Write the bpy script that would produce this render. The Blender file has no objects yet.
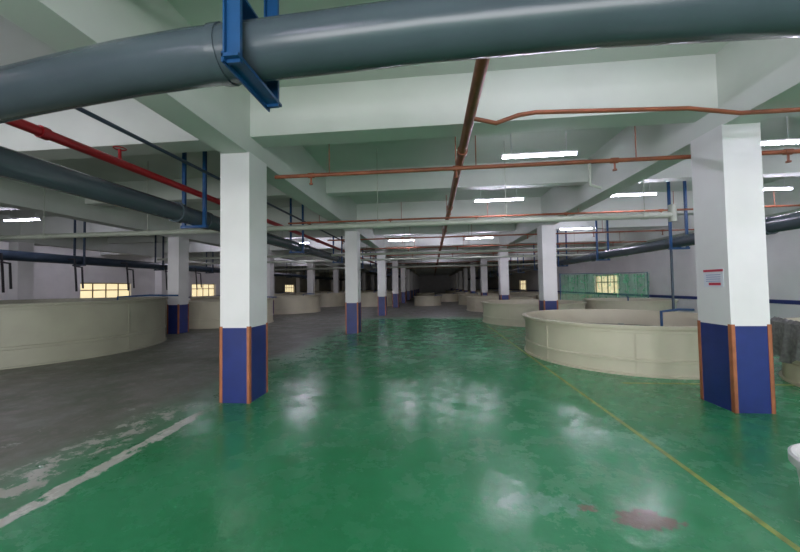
import bpy, bmesh, math, random
from mathutils import Vector, Matrix
random.seed(4)
scene = bpy.context.scene
COL = scene.collection

# ---------------------------------------------------------------- materials
def new_mat(name):
    m = bpy.data.materials.new(name); m.use_nodes = True
    nt = m.node_tree
    return m, nt, nt.nodes, nt.links, nt.nodes['Principled BSDF']

def mat(name, col, rough=0.5, metal=0.0, var=0.12, scale=3.0, bump=0.0, dirt=None):
    m, nt, N, L, b = new_mat(name)
    geo = N.new('ShaderNodeNewGeometry')
    no = N.new('ShaderNodeTexNoise'); no.inputs['Scale'].default_value = scale
    no.inputs['Detail'].default_value = 6
    L.new(geo.outputs['Position'], no.inputs['Vector'])
    r = N.new('ShaderNodeValToRGB')
    r.color_ramp.elements[0].position = 0.3; r.color_ramp.elements[1].position = 0.7
    d = dirt if dirt else tuple(c*(1-var*2) for c in col)
    r.color_ramp.elements[0].color = (*d, 1)
    r.color_ramp.elements[1].color = (*col, 1)
    L.new(no.outputs['Fac'], r.inputs['Fac'])
    L.new(r.outputs['Color'], b.inputs['Base Color'])
    b.inputs['Roughness'].default_value = rough
    b.inputs['Metallic'].default_value = metal
    if bump:
        bp = N.new('ShaderNodeBump'); bp.inputs['Strength'].default_value = bump
        bp.inputs['Distance'].default_value = 0.02
        n2 = N.new('ShaderNodeTexNoise'); n2.inputs['Scale'].default_value = scale*8
        L.new(geo.outputs['Position'], n2.inputs['Vector'])
        L.new(n2.outputs['Fac'], bp.inputs['Height']); L.new(bp.outputs['Normal'], b.inputs['Normal'])
    return m

def emis(name, col, s):
    m, nt, N, L, b = new_mat(name)
    b.inputs['Base Color'].default_value = (*col, 1)
    b.inputs['Emission Color'].default_value = (*col, 1)
    b.inputs['Emission Strength'].default_value = s
    return m

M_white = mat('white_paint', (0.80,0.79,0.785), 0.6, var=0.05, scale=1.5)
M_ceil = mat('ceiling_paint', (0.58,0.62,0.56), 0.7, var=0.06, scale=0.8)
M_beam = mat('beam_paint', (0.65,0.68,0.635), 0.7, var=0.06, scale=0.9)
M_blue = mat('blue_paint', (0.018,0.035,0.19), 0.4, var=0.12, scale=4)
M_orange = mat('orange_edge_paint', (0.44,0.15,0.065), 0.5, var=0.18, scale=6)
M_gpipe = mat('grey_pipe_plastic', (0.070,0.092,0.11), 0.22, var=0.08, scale=2)
M_dpipe = mat('dark_pipe', (0.03,0.05,0.08), 0.35, var=0.1)
M_rust = mat('rust_red_pipe', (0.34,0.10,0.045), 0.5, var=0.2, scale=5)
M_red = mat('red_pipe', (0.42,0.015,0.02), 0.3, var=0.1)
M_bluest = mat('blue_steel', (0.010,0.07,0.20), 0.35, var=0.12, scale=5)
M_beige = mat('beige_pipe', (0.36,0.39,0.32), 0.45, var=0.08)
M_tank = mat('cream_fibreglass', (0.62,0.58,0.44), 0.5, var=0.06, scale=1.6)
M_tankd = mat('olive_fibreglass', (0.36,0.36,0.27), 0.5, var=0.08, scale=1.6)
M_water = mat('tank_water', (0.22,0.23,0.19), 0.1, var=0.1)
M_yellow = mat('yellow_line', (0.42,0.50,0.10), 0.4, var=0.3, scale=9)
M_black = mat('black_rubber', (0.015,0.015,0.018), 0.5)
M_house = mat('lamp_housing', (0.7,0.7,0.72), 0.4)
M_tube = emis('tube_glow', (0.86,0.80,1.0), 52)
M_win = emis('window_glow', (1.0,0.84,0.50), 0.38)
M_frame = mat('window_frame', (0.22,0.16,0.08), 0.5)
M_net = mat('grey_net', (0.19,0.20,0.18), 0.9, var=0.25, scale=20, bump=0.6)
M_sign = mat('sign_paper', (0.7,0.72,0.78), 0.4, var=0.03)
M_signb = mat('sign_blue', (0.12,0.18,0.45), 0.4)
M_signr = mat('sign_red', (0.6,0.04,0.08), 0.4)

def make_gnet():
    m, nt, N, L, b = new_mat('green_net')
    b.inputs['Base Color'].default_value = (0.22,0.80,0.45,1); b.inputs['Roughness'].default_value = 0.8
    geo = N.new('ShaderNodeNewGeometry'); w = N.new('ShaderNodeTexNoise'); w.inputs['Scale'].default_value = 5
    L.new(geo.outputs['Position'], w.inputs['Vector'])
    mr = N.new('ShaderNodeMapRange'); mr.inputs['To Min'].default_value = 0.08; mr.inputs['To Max'].default_value = 0.6
    L.new(w.outputs['Fac'], mr.inputs['Value']); L.new(mr.outputs['Result'], b.inputs['Alpha'])
    return m
M_gnet = make_gnet()

def make_floor():
    m, nt, N, L, b = new_mat('epoxy_floor')
    geo = N.new('ShaderNodeNewGeometry'); sep = N.new('ShaderNodeSeparateXYZ')
    L.new(geo.outputs['Position'], sep.inputs[0])
    def noise(s, det=6, rough=0.6):
        n = N.new('ShaderNodeTexNoise'); n.inputs['Scale'].default_value = s
        n.inputs['Detail'].default_value = det; n.inputs['Roughness'].default_value = rough
        L.new(geo.outputs['Position'], n.inputs['Vector'])
        return n.outputs['Fac']
    def math_(op, a, bb, clamp=False):
        n = N.new('ShaderNodeMath'); n.operation = op; n.use_clamp = clamp
        for i, v in enumerate((a, bb)):
            if isinstance(v, (int, float)): n.inputs[i].default_value = v
            else: L.new(v, n.inputs[i])
        return n.outputs[0]
    def smooth(v, lo, hi):
        n = N.new('ShaderNodeMapRange'); n.interpolation_type = 'SMOOTHSTEP'
        n.inputs['From Min'].default_value = lo; n.inputs['From Max'].default_value = hi
        L.new(v, n.inputs['Value']); return n.outputs['Result']
    def mix(f, a, c):
        n = N.new('ShaderNodeMix'); n.data_type = 'RGBA'
        L.new(f, n.inputs['Factor'])
        for k, v in ((6, a), (7, c)):
            if isinstance(v, tuple): n.inputs[k].default_value = (*v, 1)
            else: L.new(v, n.inputs[k])
        return n.outputs[2]
    X, Y = sep.outputs[0], sep.outputs[1]
    n1 = noise(1.2); n2 = noise(7); n3 = noise(0.35); n4 = noise(2.6, 8, 0.7); n5 = noise(11, 8, 0.7)
    green = mix(smooth(n3, 0.35, 0.65), (0.030,0.235,0.090), (0.050,0.32,0.14))
    green = mix(smooth(n4, 0.56, 0.8), green, (0.13,0.36,0.21))
    green = mix(math_('MULTIPLY', smooth(n1, 0.55, 0.75), 0.35), green, (0.10,0.17,0.10))
    conc = mix(smooth(n1, 0.3, 0.7), (0.13,0.15,0.11), (0.23,0.22,0.19))
    conc = mix(smooth(n4, 0.50, 0.72), conc, (0.32,0.29,0.27))
    xx = math_('ADD', X, math_('MULTIPLY', math_('SUBTRACT', n1, 0.5), 1.8))
    mx = smooth(xx, -4.1, -2.75)
    yy = math_('ADD', Y, math_('MULTIPLY', math_('SUBTRACT', n1, 0.5), 3.0))
    my = smooth(yy, 17.5, 15.5)
    g = math_('MULTIPLY', mx, my)
    col = mix(g, conc, green)
    def band(c, w, th, y1, sc, amp=0.12):
        nb = noise(sc, 8, 0.75)
        d = math_('ABSOLUTE', math_('SUBTRACT', math_('ADD', X, math_('MULTIPLY', math_('SUBTRACT', n2, 0.5), amp)), c), 0)
        a = smooth(d, w, w*0.7)
        a = math_('MULTIPLY', a, smooth(nb, th, th+0.05))
        a = math_('MULTIPLY', a, smooth(Y, y1, y1-0.4))
        return a
    col = mix(band(-3.01, 0.085, 0.41, 4.3, 3.1, 0.16), col, (0.60,0.60,0.53))
    col = mix(band(-3.50, 0.27, 0.49, 4.4, 4.3, 0.5), col, (0.48,0.48,0.42))
    col = mix(band(-4.4, 0.6, 0.60, 5.0, 3.3, 0.8), col, (0.36,0.36,0.32))
    def patch(cx, cy, rx, ry, c, amp=5.0):
        nonlocal col
        a = math_('DIVIDE', math_('SUBTRACT', X, cx), rx); d = math_('DIVIDE', math_('SUBTRACT', Y, cy), ry)
        r = math_('ADD', math_('MULTIPLY', a, a), math_('MULTIPLY', d, d))
        r = math_('ADD', r, math_('MULTIPLY', math_('SUBTRACT', n5, 0.5), amp))
        col = mix(smooth(r, 1.0, 0.6), col, c)
    patch(1.40, 2.42, 0.22, 0.11, (0.20,0.16,0.12))
    patch(1.05, 2.52, 0.10, 0.05, (0.24,0.20,0.15))
    patch(0.75, 2.55, 0.35, 0.12, (0.14,0.36,0.23), 7)
    patch(1.9, 3.6, 0.4, 0.25, (0.12,0.38,0.22), 7)
    L.new(col, b.inputs['Base Color'])
    ro = N.new('ShaderNodeMapRange'); ro.inputs['From Min'].default_value = 0.38; ro.inputs['From Max'].default_value = 0.65
    ro.inputs['To Min'].default_value = 0.10; ro.inputs['To Max'].default_value = 0.42
    L.new(n4, ro.inputs['Value'])
    rr = math_('ADD', ro.outputs['Result'], math_('MULTIPLY', math_('SUBTRACT', 1.0, g), 0.3))
    L.new(rr, b.inputs['Roughness'])
    b.inputs['Specular IOR Level'].default_value = 0.40
    bp = N.new('ShaderNodeBump'); bp.inputs['Strength'].default_value = 0.25; bp.inputs['Distance'].default_value = 0.02
    L.new(noise(7, 5), bp.inputs['Height']); L.new(bp.outputs['Normal'], b.inputs['Normal'])
    return m
M_floor = make_floor()

# ---------------------------------------------------------------- mesh builder
class MB:
    def __init__(s): s.bm = bmesh.new(); s.mats = []
    def mi(s, m):
        if m not in s.mats: s.mats.append(m)
        return s.mats.index(m)
    def box(s, x0, x1, y0, y1, z0, z1, m):
        k = s.mi(m)
        v = [s.bm.verts.new((x, y, z)) for z in (z0, z1) for y in (y0, y1) for x in (x0, x1)]
        for f in ((0,2,3,1),(4,5,7,6),(0,1,5,4),(2,6,7,3),(0,4,6,2),(1,3,7,5)):
            s.bm.faces.new([v[i] for i in f]).material_index = k
    def tube(s, pts, r, m, seg=16, caps=True):
        k = s.mi(m); pts = [Vector(p) for p in pts]; rings = []
        t0 = (pts[1]-pts[0]).normalized()
        ref = Vector((0,0,1)) if abs(t0.z) < 0.9 else Vector((1,0,0))
        for i, p in enumerate(pts):
            a = (pts[i]-pts[i-1]).normalized() if i else None
            b = (pts[i+1]-pts[i]).normalized() if i < len(pts)-1 else None
            t = ((a or b)+(b or a)).normalized()
            u = t.cross(ref)
            if u.length < 1e-3: u = t.cross(Vector((0,1,0)))
            u.normalize(); w = u.cross(t).normalized(); ref = w
            rings.append([s.bm.verts.new(p + (u*math.cos(2*math.pi*j/seg) + w*math.sin(2*math.pi*j/seg))*r) for j in range(seg)])
        for A, B in zip(rings, rings[1:]):
            for j in range(seg):
                f = s.bm.faces.new((A[j], A[(j+1)%seg], B[(j+1)%seg], B[j])); f.material_index = k; f.smooth = True
        if caps:
            for R_, rev in ((rings[0], True), (rings[-1], False)):
                f = s.bm.faces.new(R_[::-1] if rev else R_); f.material_index = k
    def lathe(s, prof, m, seg=96, c=(0,0)):
        k = s.mi(m); rings = []
        for r, z in prof:
            rings.append([s.bm.verts.new((c[0]+r*math.cos(2*math.pi*j/seg), c[1]+r*math.sin(2*math.pi*j/seg), z)) for j in range(seg)])
        for A, B in zip(rings, rings[1:]):
            for j in range(seg):
                f = s.bm.faces.new((A[j], A[(j+1)%seg], B[(j+1)%seg], B[j])); f.material_index = k; f.smooth = True
    def disc(s, r, z, m, seg=96, c=(0,0)):
        k = s.mi(m)
        f = s.bm.faces.new([s.bm.verts.new((c[0]+r*math.cos(2*math.pi*j/seg), c[1]+r*math.sin(2*math.pi*j/seg), z)) for j in range(seg)])
        f.material_index = k
    def mesh(s, name):
        bmesh.ops.recalc_face_normals(s.bm, faces=s.bm.faces)
        me = bpy.data.meshes.new(name); s.bm.to_mesh(me); s.bm.free()
        for m in s.mats: me.materials.append(m)
        try: me.set_sharp_from_angle(angle=math.radians(40))
        except Exception: pass
        return me
    def obj(s, name, loc=(0,0,0)):
        return place(s.mesh(name), name, loc)
def place(me, name, loc=(0,0,0), rotz=0):
    o = bpy.data.objects.new(name, me); o.location = loc; o.rotation_euler = (0,0,rotz); COL.objects.link(o); return o

# ---------------------------------------------------------------- room
XL, XR, YB, YF, ZC = -20.0, 10.4, -8.0, 72.0, 4.5
b = MB(); b.box(XL-.3, XR+.3, YB-.3, YF+.3, -0.2, 0, M_floor); b.obj('floor')
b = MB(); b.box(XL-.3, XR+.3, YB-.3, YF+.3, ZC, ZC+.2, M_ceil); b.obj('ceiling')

def side_wall(name, x0, x1, wins):
    b = MB(); z0, z1 = 0.92, 2.1
    ys = YB
    for (a, c) in wins:
        b.box(x0, x1, ys, a, 0, ZC, M_white)
        b.box(x0, x1, a, c, 0, z0, M_white); b.box(x0, x1, a, c, z1, ZC, M_white)
        ys = c
    b.box(x0, x1, ys, YF, 0, ZC, M_white)
    b.obj(name)
    for i, (a, c) in enumerate(wins):
        w = MB(); xm = (x0+x1)/2
        w.box(xm-.01, xm+.01, a, c, z0, z1, M_win)
        for k in range(5):
            y = a + (c-a)*k/4; w.box(xm-.04, xm+.04, y-.03, y+.03, z0, z1, M_frame)
        for z in (z0+.03, (z0+z1)/2+.15, z1-.03):
            w.box(xm-.04, xm+.04, a, c, z-.03, z+.03, M_frame)
        w.obj('window_%d' % (i+1 + (0 if x0 < 0 else 5)))
side_wall('wall_left', XL-.3, XL, [(17,20.2),(25.8,28.8),(34.6,37.6),(43.4,46.4),(52,55)])
side_wall('wall_right', XR, XR+.3, [(19.6,22.4),(29,31.6),(38,40.6),(47,49.6)])
b = MB(); b.box(XR-.012, XR, YB, YF, 0.90, 1.02, M_blue); b.obj('trim_right')
b = MB(); b.box(XL, XL+.012, YB, YF, 0.90, 1.02, M_blue); b.obj('trim_left')
b = MB(); b.box(XL, XR, YF, YF+.3, 0, ZC, M_white); b.obj('wall_back')
b = MB()
b.box(XL, -8, YB-.3, YB, 0, ZC, M_white); b.box(8, XR, YB-.3, YB, 0, ZC, M_white); b.box(-8, 8, YB-.3, YB, 3.6, ZC, M_white)  # wide opening added to hold the unseen fill light
b.obj('wall_front')

CX = [-16.105, -9.445, -2.785, 3.85]
CY = [4.68 + 6.8*k for k in range(-1, 10)]
W, D = 0.218, 0.25
for x in CX + [XR-0.2]:
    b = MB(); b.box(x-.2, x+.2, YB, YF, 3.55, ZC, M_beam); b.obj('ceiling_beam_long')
y = -2.12
ys = []
while y < YF:
    ys.append(y); y += 3.4
for i, y in enumerate(ys):
    b = MB(); w = .19 if i % 2 == 0 else .14
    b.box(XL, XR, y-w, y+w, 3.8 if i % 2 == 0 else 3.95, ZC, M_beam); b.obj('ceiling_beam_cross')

b = MB()
b.box(-W, W, -D, D, 1.05, 3.56, M_white)
b.box(-W-.002, W+.002, -D-.002, D+.002, 0, 1.05, M_blue)
s = .045; t = .008
for sx in (-1, 1):
    for sy in (-1, 1):
        x0, y0 = sx*(W+t), sy*(D+t)
        b.box(min(x0, x0-sx*s), max(x0, x0-sx*s), min(y0, y0-sy*t), max(y0, y0-sy*t), 0, 1.07, M_orange)
        b.box(min(x0, x0-sx*t), max(x0, x0-sx*t), min(y0, y0-sy*s), max(y0, y0-sy*s), 0, 1.07, M_orange)
colme = b.mesh('column')
for x in CX:
    for y in CY: place(colme, 'column', (x, y, 0))

b = MB(); xs = CX[3]-W
b.box(xs-.006, xs, 4.50, 4.80, 1.53, 1.76, M_sign)
b.box(xs-.008, xs-.006, 4.50, 4.80, 1.725, 1.755, M_signr)
b.box(xs-.008, xs-.006, 4.54, 4.72, 1.55, 1.585, M_signr)
for k in range(4): b.box(xs-.008, xs-.006, 4.54, 4.76, 1.60+.027*k, 1.607+.027*k, M_signb)
b.obj('notice_sign')

b = MB(); b.box(2.115, 2.16, -6, 13.5, 0, .002, M_yellow); b.box(3.0, 6.0, 5.62, 5.67, 0, .002, M_yellow); b.obj('floor_line_marking')

# ---------------------------------------------------------------- tanks
def tank_mesh(R, H, m, name, water=0.55, seg=112):
    b = MB()
    prof = [(R+.04, 0), (R+.04, .03), (R+.005, .035), (R, H*.28), (R+.02, H*.29), (R+.02, H*.33), (R, H*.34),
            (R, H-.13), (R+.015, H-.125), (R+.015, H-.075), (R, H-.07), (R+.0, H-.05), (R+.065, H-.045), (R+.07, H-.005), (R+.06, H), (R-.03, H), (R-.035, H-.03), (R-.03, .04), (R-.1, .03)]
    b.lathe(prof, m, seg)
    b.disc(R-.1, .03, m, seg)
    b.disc(R-.033, H*water, M_water, seg)
    n = 8
    for k in range(n):
        a = 2*math.pi*(k+.5)/n
        p = Vector((math.cos(a), math.sin(a), 0)); q = Vector((-p.y, p.x, 0))
        for sg in (-1, 1):
            c = p*(R+.0) + q*sg*.008
            vs = []
            for z in (.03, H-.05):
                for d1, d2 in ((-.005,-.005),(.010,-.005),(.010,.005),(-.005,.005)):
                    v = c + p*d1 + q*d2; vs.append(b.bm.verts.new((v.x, v.y, z)))
            kk = b.mi(m)
            for f in ((0,1,5,4),(1,2,6,5),(2,3,7,6),(3,0,4,7),(4,5,6,7)):
                b.bm.faces.new([vs[i] for i in f]).material_index = kk
    b.tube([(0,0,.05),(0,0,H*.8)], .06, M_beige)
    b.tube([(R*.55,R*.2,.05),(R*.55,R*.2,H+.05),(R*.8,R*.3,H+.08),(R+.12,R*.4+.05,H+.05)], .03, M_bluest, 10)
    return b.mesh(name)
T_r = tank_mesh(2.03, 0.86, M_tank, 'fish_tank')
T_r2 = tank_mesh(1.55, 0.92, M_tank, 'fish_tank')
T_l = tank_mesh(2.9, 1.36, M_tankd, 'fish_tank')
T_l2 = tank_mesh(1.95, 1.1, M_tank, 'fish_tank')
T_c = tank_mesh(1.1, 0.75, M_tank, 'fish_tank')
for k in range(0, 8):
    place(T_r, 'fish_tank', (4.24, 7.95+6.8*k, 0), .5*k)
    if k: place(T_r2, 'fish_tank', (8.08, 7.8+6.8*k, 0), .7*k)
place(T_r2, 'fish_tank', (6.98, 5.15, 0), .3)
place(T_l, 'fish_tank', (-10.95, 8.2, 0), .35)
for k in range(1, 8):
    place(T_l2, 'fish_tank', (-9.5, 8.0+6.8*k-.2, 0), .4*k)
    place(T_l2, 'fish_tank', (-14.2, 8.0+6.8*k-.2, 0), .9*k)
for k in range(2, 7): place(T_l2, 'fish_tank', (-5.2, 14.6+6.8*k-.2, 0), .6*k)
place(T_c, 'fish_tank', (-.4, 27.5, 0)); place(T_c, 'fish_tank', (1.5, 34, 0)); place(T_c, 'fish_tank', (-.8, 41, 0))

b = MB()
b.lathe([(.27,0),(.29,.02),(.33,.40),(.36,.41),(.36,.46),(.345,.47),(.325,.46),(.30,.40),(.27,.05)], M_white, 48)
b.disc(.27,.05,M_white,48); b.disc(.27,.0,M_white,48)
b.obj('plastic_tub', (2.62, 2.25, 0))

# ---------------------------------------------------------------- pipes
def flange(b, p, axis, r, m, w=.05):
    p = Vector(p); a = Vector(axis)
    b.tube([p-a*w, p+a*w], r, m, 20)

b = MB()
b.tube([(-9,3.3,3.10),(-5.5,2.6,3.10),(-3.8,2.27,3.10),(-3.1,2.15,3.10),(-2.5,2.07,3.103),(-2.0,2.01,3.105),(-1.5,1.97,3.105),(-1.0,1.95,3.10),(0,1.93,3.12),(1,1.94,3.135),(3,1.97,3.10),(8.5,2.0,3.09)], .165, M_gpipe, 40)
flange(b, (-1.30,1.962,3.102), (1,0,0), .175, M_gpipe, .03)
b.obj('water_pipe')
b = MB(); x = -1.10
for yy in (1.74, 2.20):
    b.box(x-.045, x+.045, yy-.012, yy+.012, 2.88, ZC, M_bluest)
    b.box(x-.045, x-.035, yy-.035, yy+.035, 2.88, ZC, M_bluest)
b.box(x-.05, x+.05, 1.70, 2.24, 2.90, 2.92, M_bluest); b.box(x-.05, x-.04, 1.70, 2.24, 2.87, 2.93, M_bluest)
b.box(x-.05, x+.05, 1.72, 2.22, 3.28, 3.295, M_bluest)
b.obj('pipe_hanger')

def hanger_mesh(dx, zb, zt, m=M_bluest, name='pipe_hanger', w=.03):
    b = MB()
    for sx in (-dx, dx): b.box(sx-w, sx+w, -w*.7, w*.7, zb, zt, m)
    b.box(-dx-.05, dx+.05, -.03, .03, zb-.03, zb+.02, m)
    return b.mesh(name)
b = MB(); b.tube([(-4.3,-6,2.92),(-4.3,60,2.92)], .15, M_gpipe, 28)
for yy in (1.5, 5.2, 5.9, 11, 18, 25): flange(b, (-4.3,yy,2.92), (0,1,0), .175, M_gpipe)
b.obj('water_pipe')
h = hanger_mesh(.2, 2.75, ZC)
for k in range(-1, 10): place(h, 'pipe_hanger', (-4.3, 5.6+4.6*k, 0))
b = MB(); b.tube([(6.5,-6,2.66),(6.5,60,2.66)], .15, M_gpipe, 28)
for yy in (7, 14, 21): flange(b, (6.5,yy,2.66), (0,1,0), .175, M_gpipe)
b.obj('water_pipe')
h = hanger_mesh(.2, 2.49, ZC)
for k in range(-1, 11): place(h, 'pipe_hanger', (6.5, 9.35+3.9*k, 0))
b = MB(); b.tube([(6.30,9.35,0),(6.30,9.35,2.46)], .03, M_dpipe, 12); b.box(6.2,6.4,9.25,9.45,0,.02,M_dpipe); b.obj('support_post')
b = MB(); b.tube([(-13,-6,2.75),(-13,60,2.75)], .16, M_dpipe, 24)
for k in range(6):
    yy = 6.5+2.0*k
    b.tube([(-13,yy,2.75),(-12.6,yy,2.75),(-12.55,yy,2.3),(-12.5,yy,1.6)], .03, M_black, 8)
    b.tube([(-12.6,yy,2.5),(-12.3,yy,2.45),(-12.25,yy,1.7)], .03, M_black, 8)
b.obj('water_pipe')
h = hanger_mesh(.2, 2.57, ZC, M_dpipe)
for k in range(-1, 12): place(h, 'pipe_hanger', (-13, 7.4+3.6*k, 0))

b = MB(); b.tube([(-4.25,-6,3.36),(-4.25,60,3.36)], .055, M_red, 16)
for yy in (3.2, 7.5, 12): flange(b, (-4.25,yy,3.36), (0,1,0), .07, M_red, .04)
b.tube([(-4.25,4.1,3.36),(-4.25,4.1,3.55)], .02, M_red, 10); b.lathe([(.07,3.55),(.08,3.56),(.07,3.57)], M_red, 16, (-4.25,4.1))
b.obj('fire_main_pipe')
b = MB(); b.tube([(-3.62,-6,3.5),(-3.62,40,3.5)], .025, M_dpipe, 10); b.obj('conduit_pipe')

b = MB(); b.tube([(.46,-6,3.5),(.46,60,3.5)], .058, M_rust, 18)
for k in range(14):
    yy = 1.3+3.4*k
    flange(b, (.46,yy,3.5), (0,1,0), .075, M_rust, .06)
    b.box(.40,.415,yy+.5,yy+.53,3.45,3.96,M_rust); b.box(.505,.52,yy+.5,yy+.53,3.45,3.96,M_rust); b.box(.40,.52,yy+.5,yy+.53,3.43,3.445,M_rust)
b.obj('sprinkler_main_pipe')
def branch(y, z, x0, x1, r=.03):
    b = MB(); b.tube([(x0,y,z),(x1,y,z)], r, M_rust, 10)
    x = x0+.6
    while x < x1:
        b.tube([(x,y,z),(x,y,z-.14)], .014, M_rust, 8); b.tube([(x,y,z-.13),(x,y,z-.15)], .03, M_rust, 10)
        b.tube([(x-.05,y,z),(x+.05,y,z)], r*1.35, M_rust, 10)
        b.tube([(x+.3,y,z),(x+.3,y,3.9)], .008, M_rust, 6)
        x += 2.3
    b.obj('sprinkler_branch_pipe')
branch(5.08, 3.40, -2.5, 9.5)
for yy in (8.9, 12.4, 15.6): branch(yy, 3.42, -4.0, 9.5, .025)
for yy in (19.2, 26, 33): branch(yy, 3.42, -4.0, 9.5, .03)
b = MB()
b.tube([(.46,3.75,3.5),(.75,3.75,3.42),(1.0,3.76,3.50),(1.2,3.8,3.54),(2.9,3.95,3.55),(3.2,3.95,3.5),(3.45,3.97,3.47),(5.5,4.05,3.5)], .024, M_rust, 10)
b.obj('sprinkler_branch_pipe')
b = MB(); b.tube([(-2.5,2.35,4.1),(3.5,2.5,4.1)], .03, M_rust, 10); b.obj('sprinkler_branch_pipe')
b = MB(); b.tube([(2.35,5.08,3.37),(2.35,5.08,3.05),(2.5,5.08,3.0)], .02, M_beige, 8); b.obj('drain_valve')

for (y, z, x0, x1, r) in ((6.75,2.88,-12,4.6,.055),(13.4,2.95,-12,9,.05),(16.2,2.95,-12,9,.05),(23,2.95,-12,9,.06)):
    b = MB(); b.tube([(x0,y,z),(x1,y,z)], r, M_beige, 14)
    x = x0+.5
    while x < x1:
        b.tube([(x-.06,y,z),(x+.06,y,z)], r*1.2, M_beige, 14); b.tube([(x,y,z),(x,y,ZC-.002)], .008, M_beige, 6); x += 2.6
    b.tube([(x1,y,z-.12),(x1,y,z+.2)], r*1.2, M_beige, 14)
    b.obj('drain_pipe')

# ---------------------------------------------------------------- lamps
def lamp_mesh(rod):
    b = MB()
    b.box(-.62,.62,-.035,.035,.03,.057,M_house)
    b.tube([(-.6,0,0),(.6,0,0)], .014, M_tube, 10)
    b.box(-.62,-.6,-.02,.02,-.02,.04,M_house); b.box(.6,.62,-.02,.02,-.02,.04,M_house)
    if rod > .08:
        for sx in (-.45,.45): b.tube([(sx,0,.05),(sx,0,rod)], .006, M_house, 6)
    return b.mesh('added_fill_lamp')
lamp = lamp_mesh(.73); lamp_fill = lamp_mesh(0)
for (x, y) in [(1.83,5.7),(5.17,5.7),(1.74,8.6),(4.9,8.6),(7.9,8.6),(-12.2,8.7),
               (-1.4,15.4),(2.2,15.4),(5.7,13.6),(-6.5,15.4),
               (1.8,2.4),(5.2,2.4),(-5.2,1.7),(-8,1.7),(-1.4,-1),(3,-1),(7.8,-1),(-6,-4),(1.8,-4.5),(-12,-1.4),(8,2.6)]:
    place(lamp, 'added_fill_lamp', (x, y, 3.76))
for y in (16.6, 23.4, 30.2):  # extra lamps added between beams to brighten the far ceiling and floor
    for x in (-18, -12.5, -6, 0.6, 7.5):
        place(lamp_fill, 'added_fill_lamp', (x, y, ZC-.06))
for y in (6.5, 12.5): place(lamp_fill, 'added_fill_lamp', (-18, y, ZC-.06))  # extra lamps added to brighten the left wall
for y in (6.4, 12.6): place(lamp_fill, 'added_fill_lamp', (9.3, y, ZC-.06))  # extra lamps added to brighten the right wall

# ---------------------------------------------------------------- nets
b = MB(); k = b.mi(M_gnet); nx = 60; rows = []
for i in range(nx+1):
    x = 6.2+3.9*i/nx
    rows.append([b.bm.verts.new((x, 16.6+.06*math.sin(i*1.1)+.02*math.sin(i*2.7)*j, .02+2.03*j/8-(.04*abs(math.sin(i*.16)) if j == 8 else 0))) for j in range(9)])
for A, B in zip(rows, rows[1:]):
    for j in range(8):
        f = b.bm.faces.new((A[j], B[j], B[j+1], A[j+1])); f.material_index = k; f.smooth = True
b.tube([(6.15,16.6,0),(6.15,16.6,2.1)], .025, M_bluest, 8); b.tube([(10.1,16.6,0),(10.1,16.6,2.1)], .025, M_bluest, 8)
b.tube([(6.15,16.6,2.07),(10.1,16.6,2.07)], .012, M_bluest, 8)
b.obj('green_net_curtain')

b = MB(); k = b.mi(M_net); rows = []
cx, cy, R = 6.98, 5.15, 1.55
for i in range(61):
    a = math.radians(140+62*i/60)
    fold = .022*math.sin(i*.65)+.014*math.sin(i*1.45)
    prof = [(R-.45,.62),(R-.12,.80),(R-.045,.985),(R+.05,1.0+abs(fold)),(R+.11,.97),(R+.13,.8),(R+.14+fold,.6),(R+.16+fold*1.3,.42+.05*math.sin(i*.45))]
    rows.append([b.bm.verts.new((cx+(r+fold*.3)*math.cos(a), cy+(r+fold*.3)*math.sin(a), z-.03)) for r, z in prof])
for A, B in zip(rows, rows[1:]):
    for j in range(len(A)-1):
        f = b.bm.faces.new((A[j], B[j], B[j+1], A[j+1])); f.material_index = k; f.smooth = True
b.obj('fishing_net')

# ---------------------------------------------------------------- unseen ambient fill light added in the rear opening
la = bpy.data.lights.new('rear_fill_light', 'AREA'); la.shape = 'RECTANGLE'; la.size = 15.5; la.size_y = 3.4
la.energy = 520; la.color = (0.98,0.98,1.0)
lo = bpy.data.objects.new('rear_fill_light', la); lo.location = (0, YB-.1, 1.8); COL.objects.link(lo)
lo.rotation_euler = Vector((0,1,0)).to_track_quat('-Z', 'Y').to_euler()

w = bpy.data.worlds.new('World'); scene.world = w; w.use_nodes = True
bg = w.node_tree.nodes['Background']; bg.inputs[0].default_value = (0.9,0.93,1,1); bg.inputs[1].default_value = 0.4

# ---------------------------------------------------------------- camera
cam = bpy.data.cameras.new('Camera'); cam.sensor_width = 36; cam.lens = 330/800*36; cam.clip_start = .05; cam.clip_end = 300
co = bpy.data.objects.new('Camera', cam); COL.objects.link(co)
Mx = Matrix.Rotation(math.radians(5.54), 4, 'Z') @ Matrix.Rotation(math.radians(91.8), 4, 'X') @ Matrix.Rotation(math.radians(-.9), 4, 'Z')
co.matrix_world = Matrix.Translation((0,0,1.6)) @ Mx
scene.camera = co
scene.view_settings.view_transform = 'Standard'
scene.view_settings.exposure = 1.22
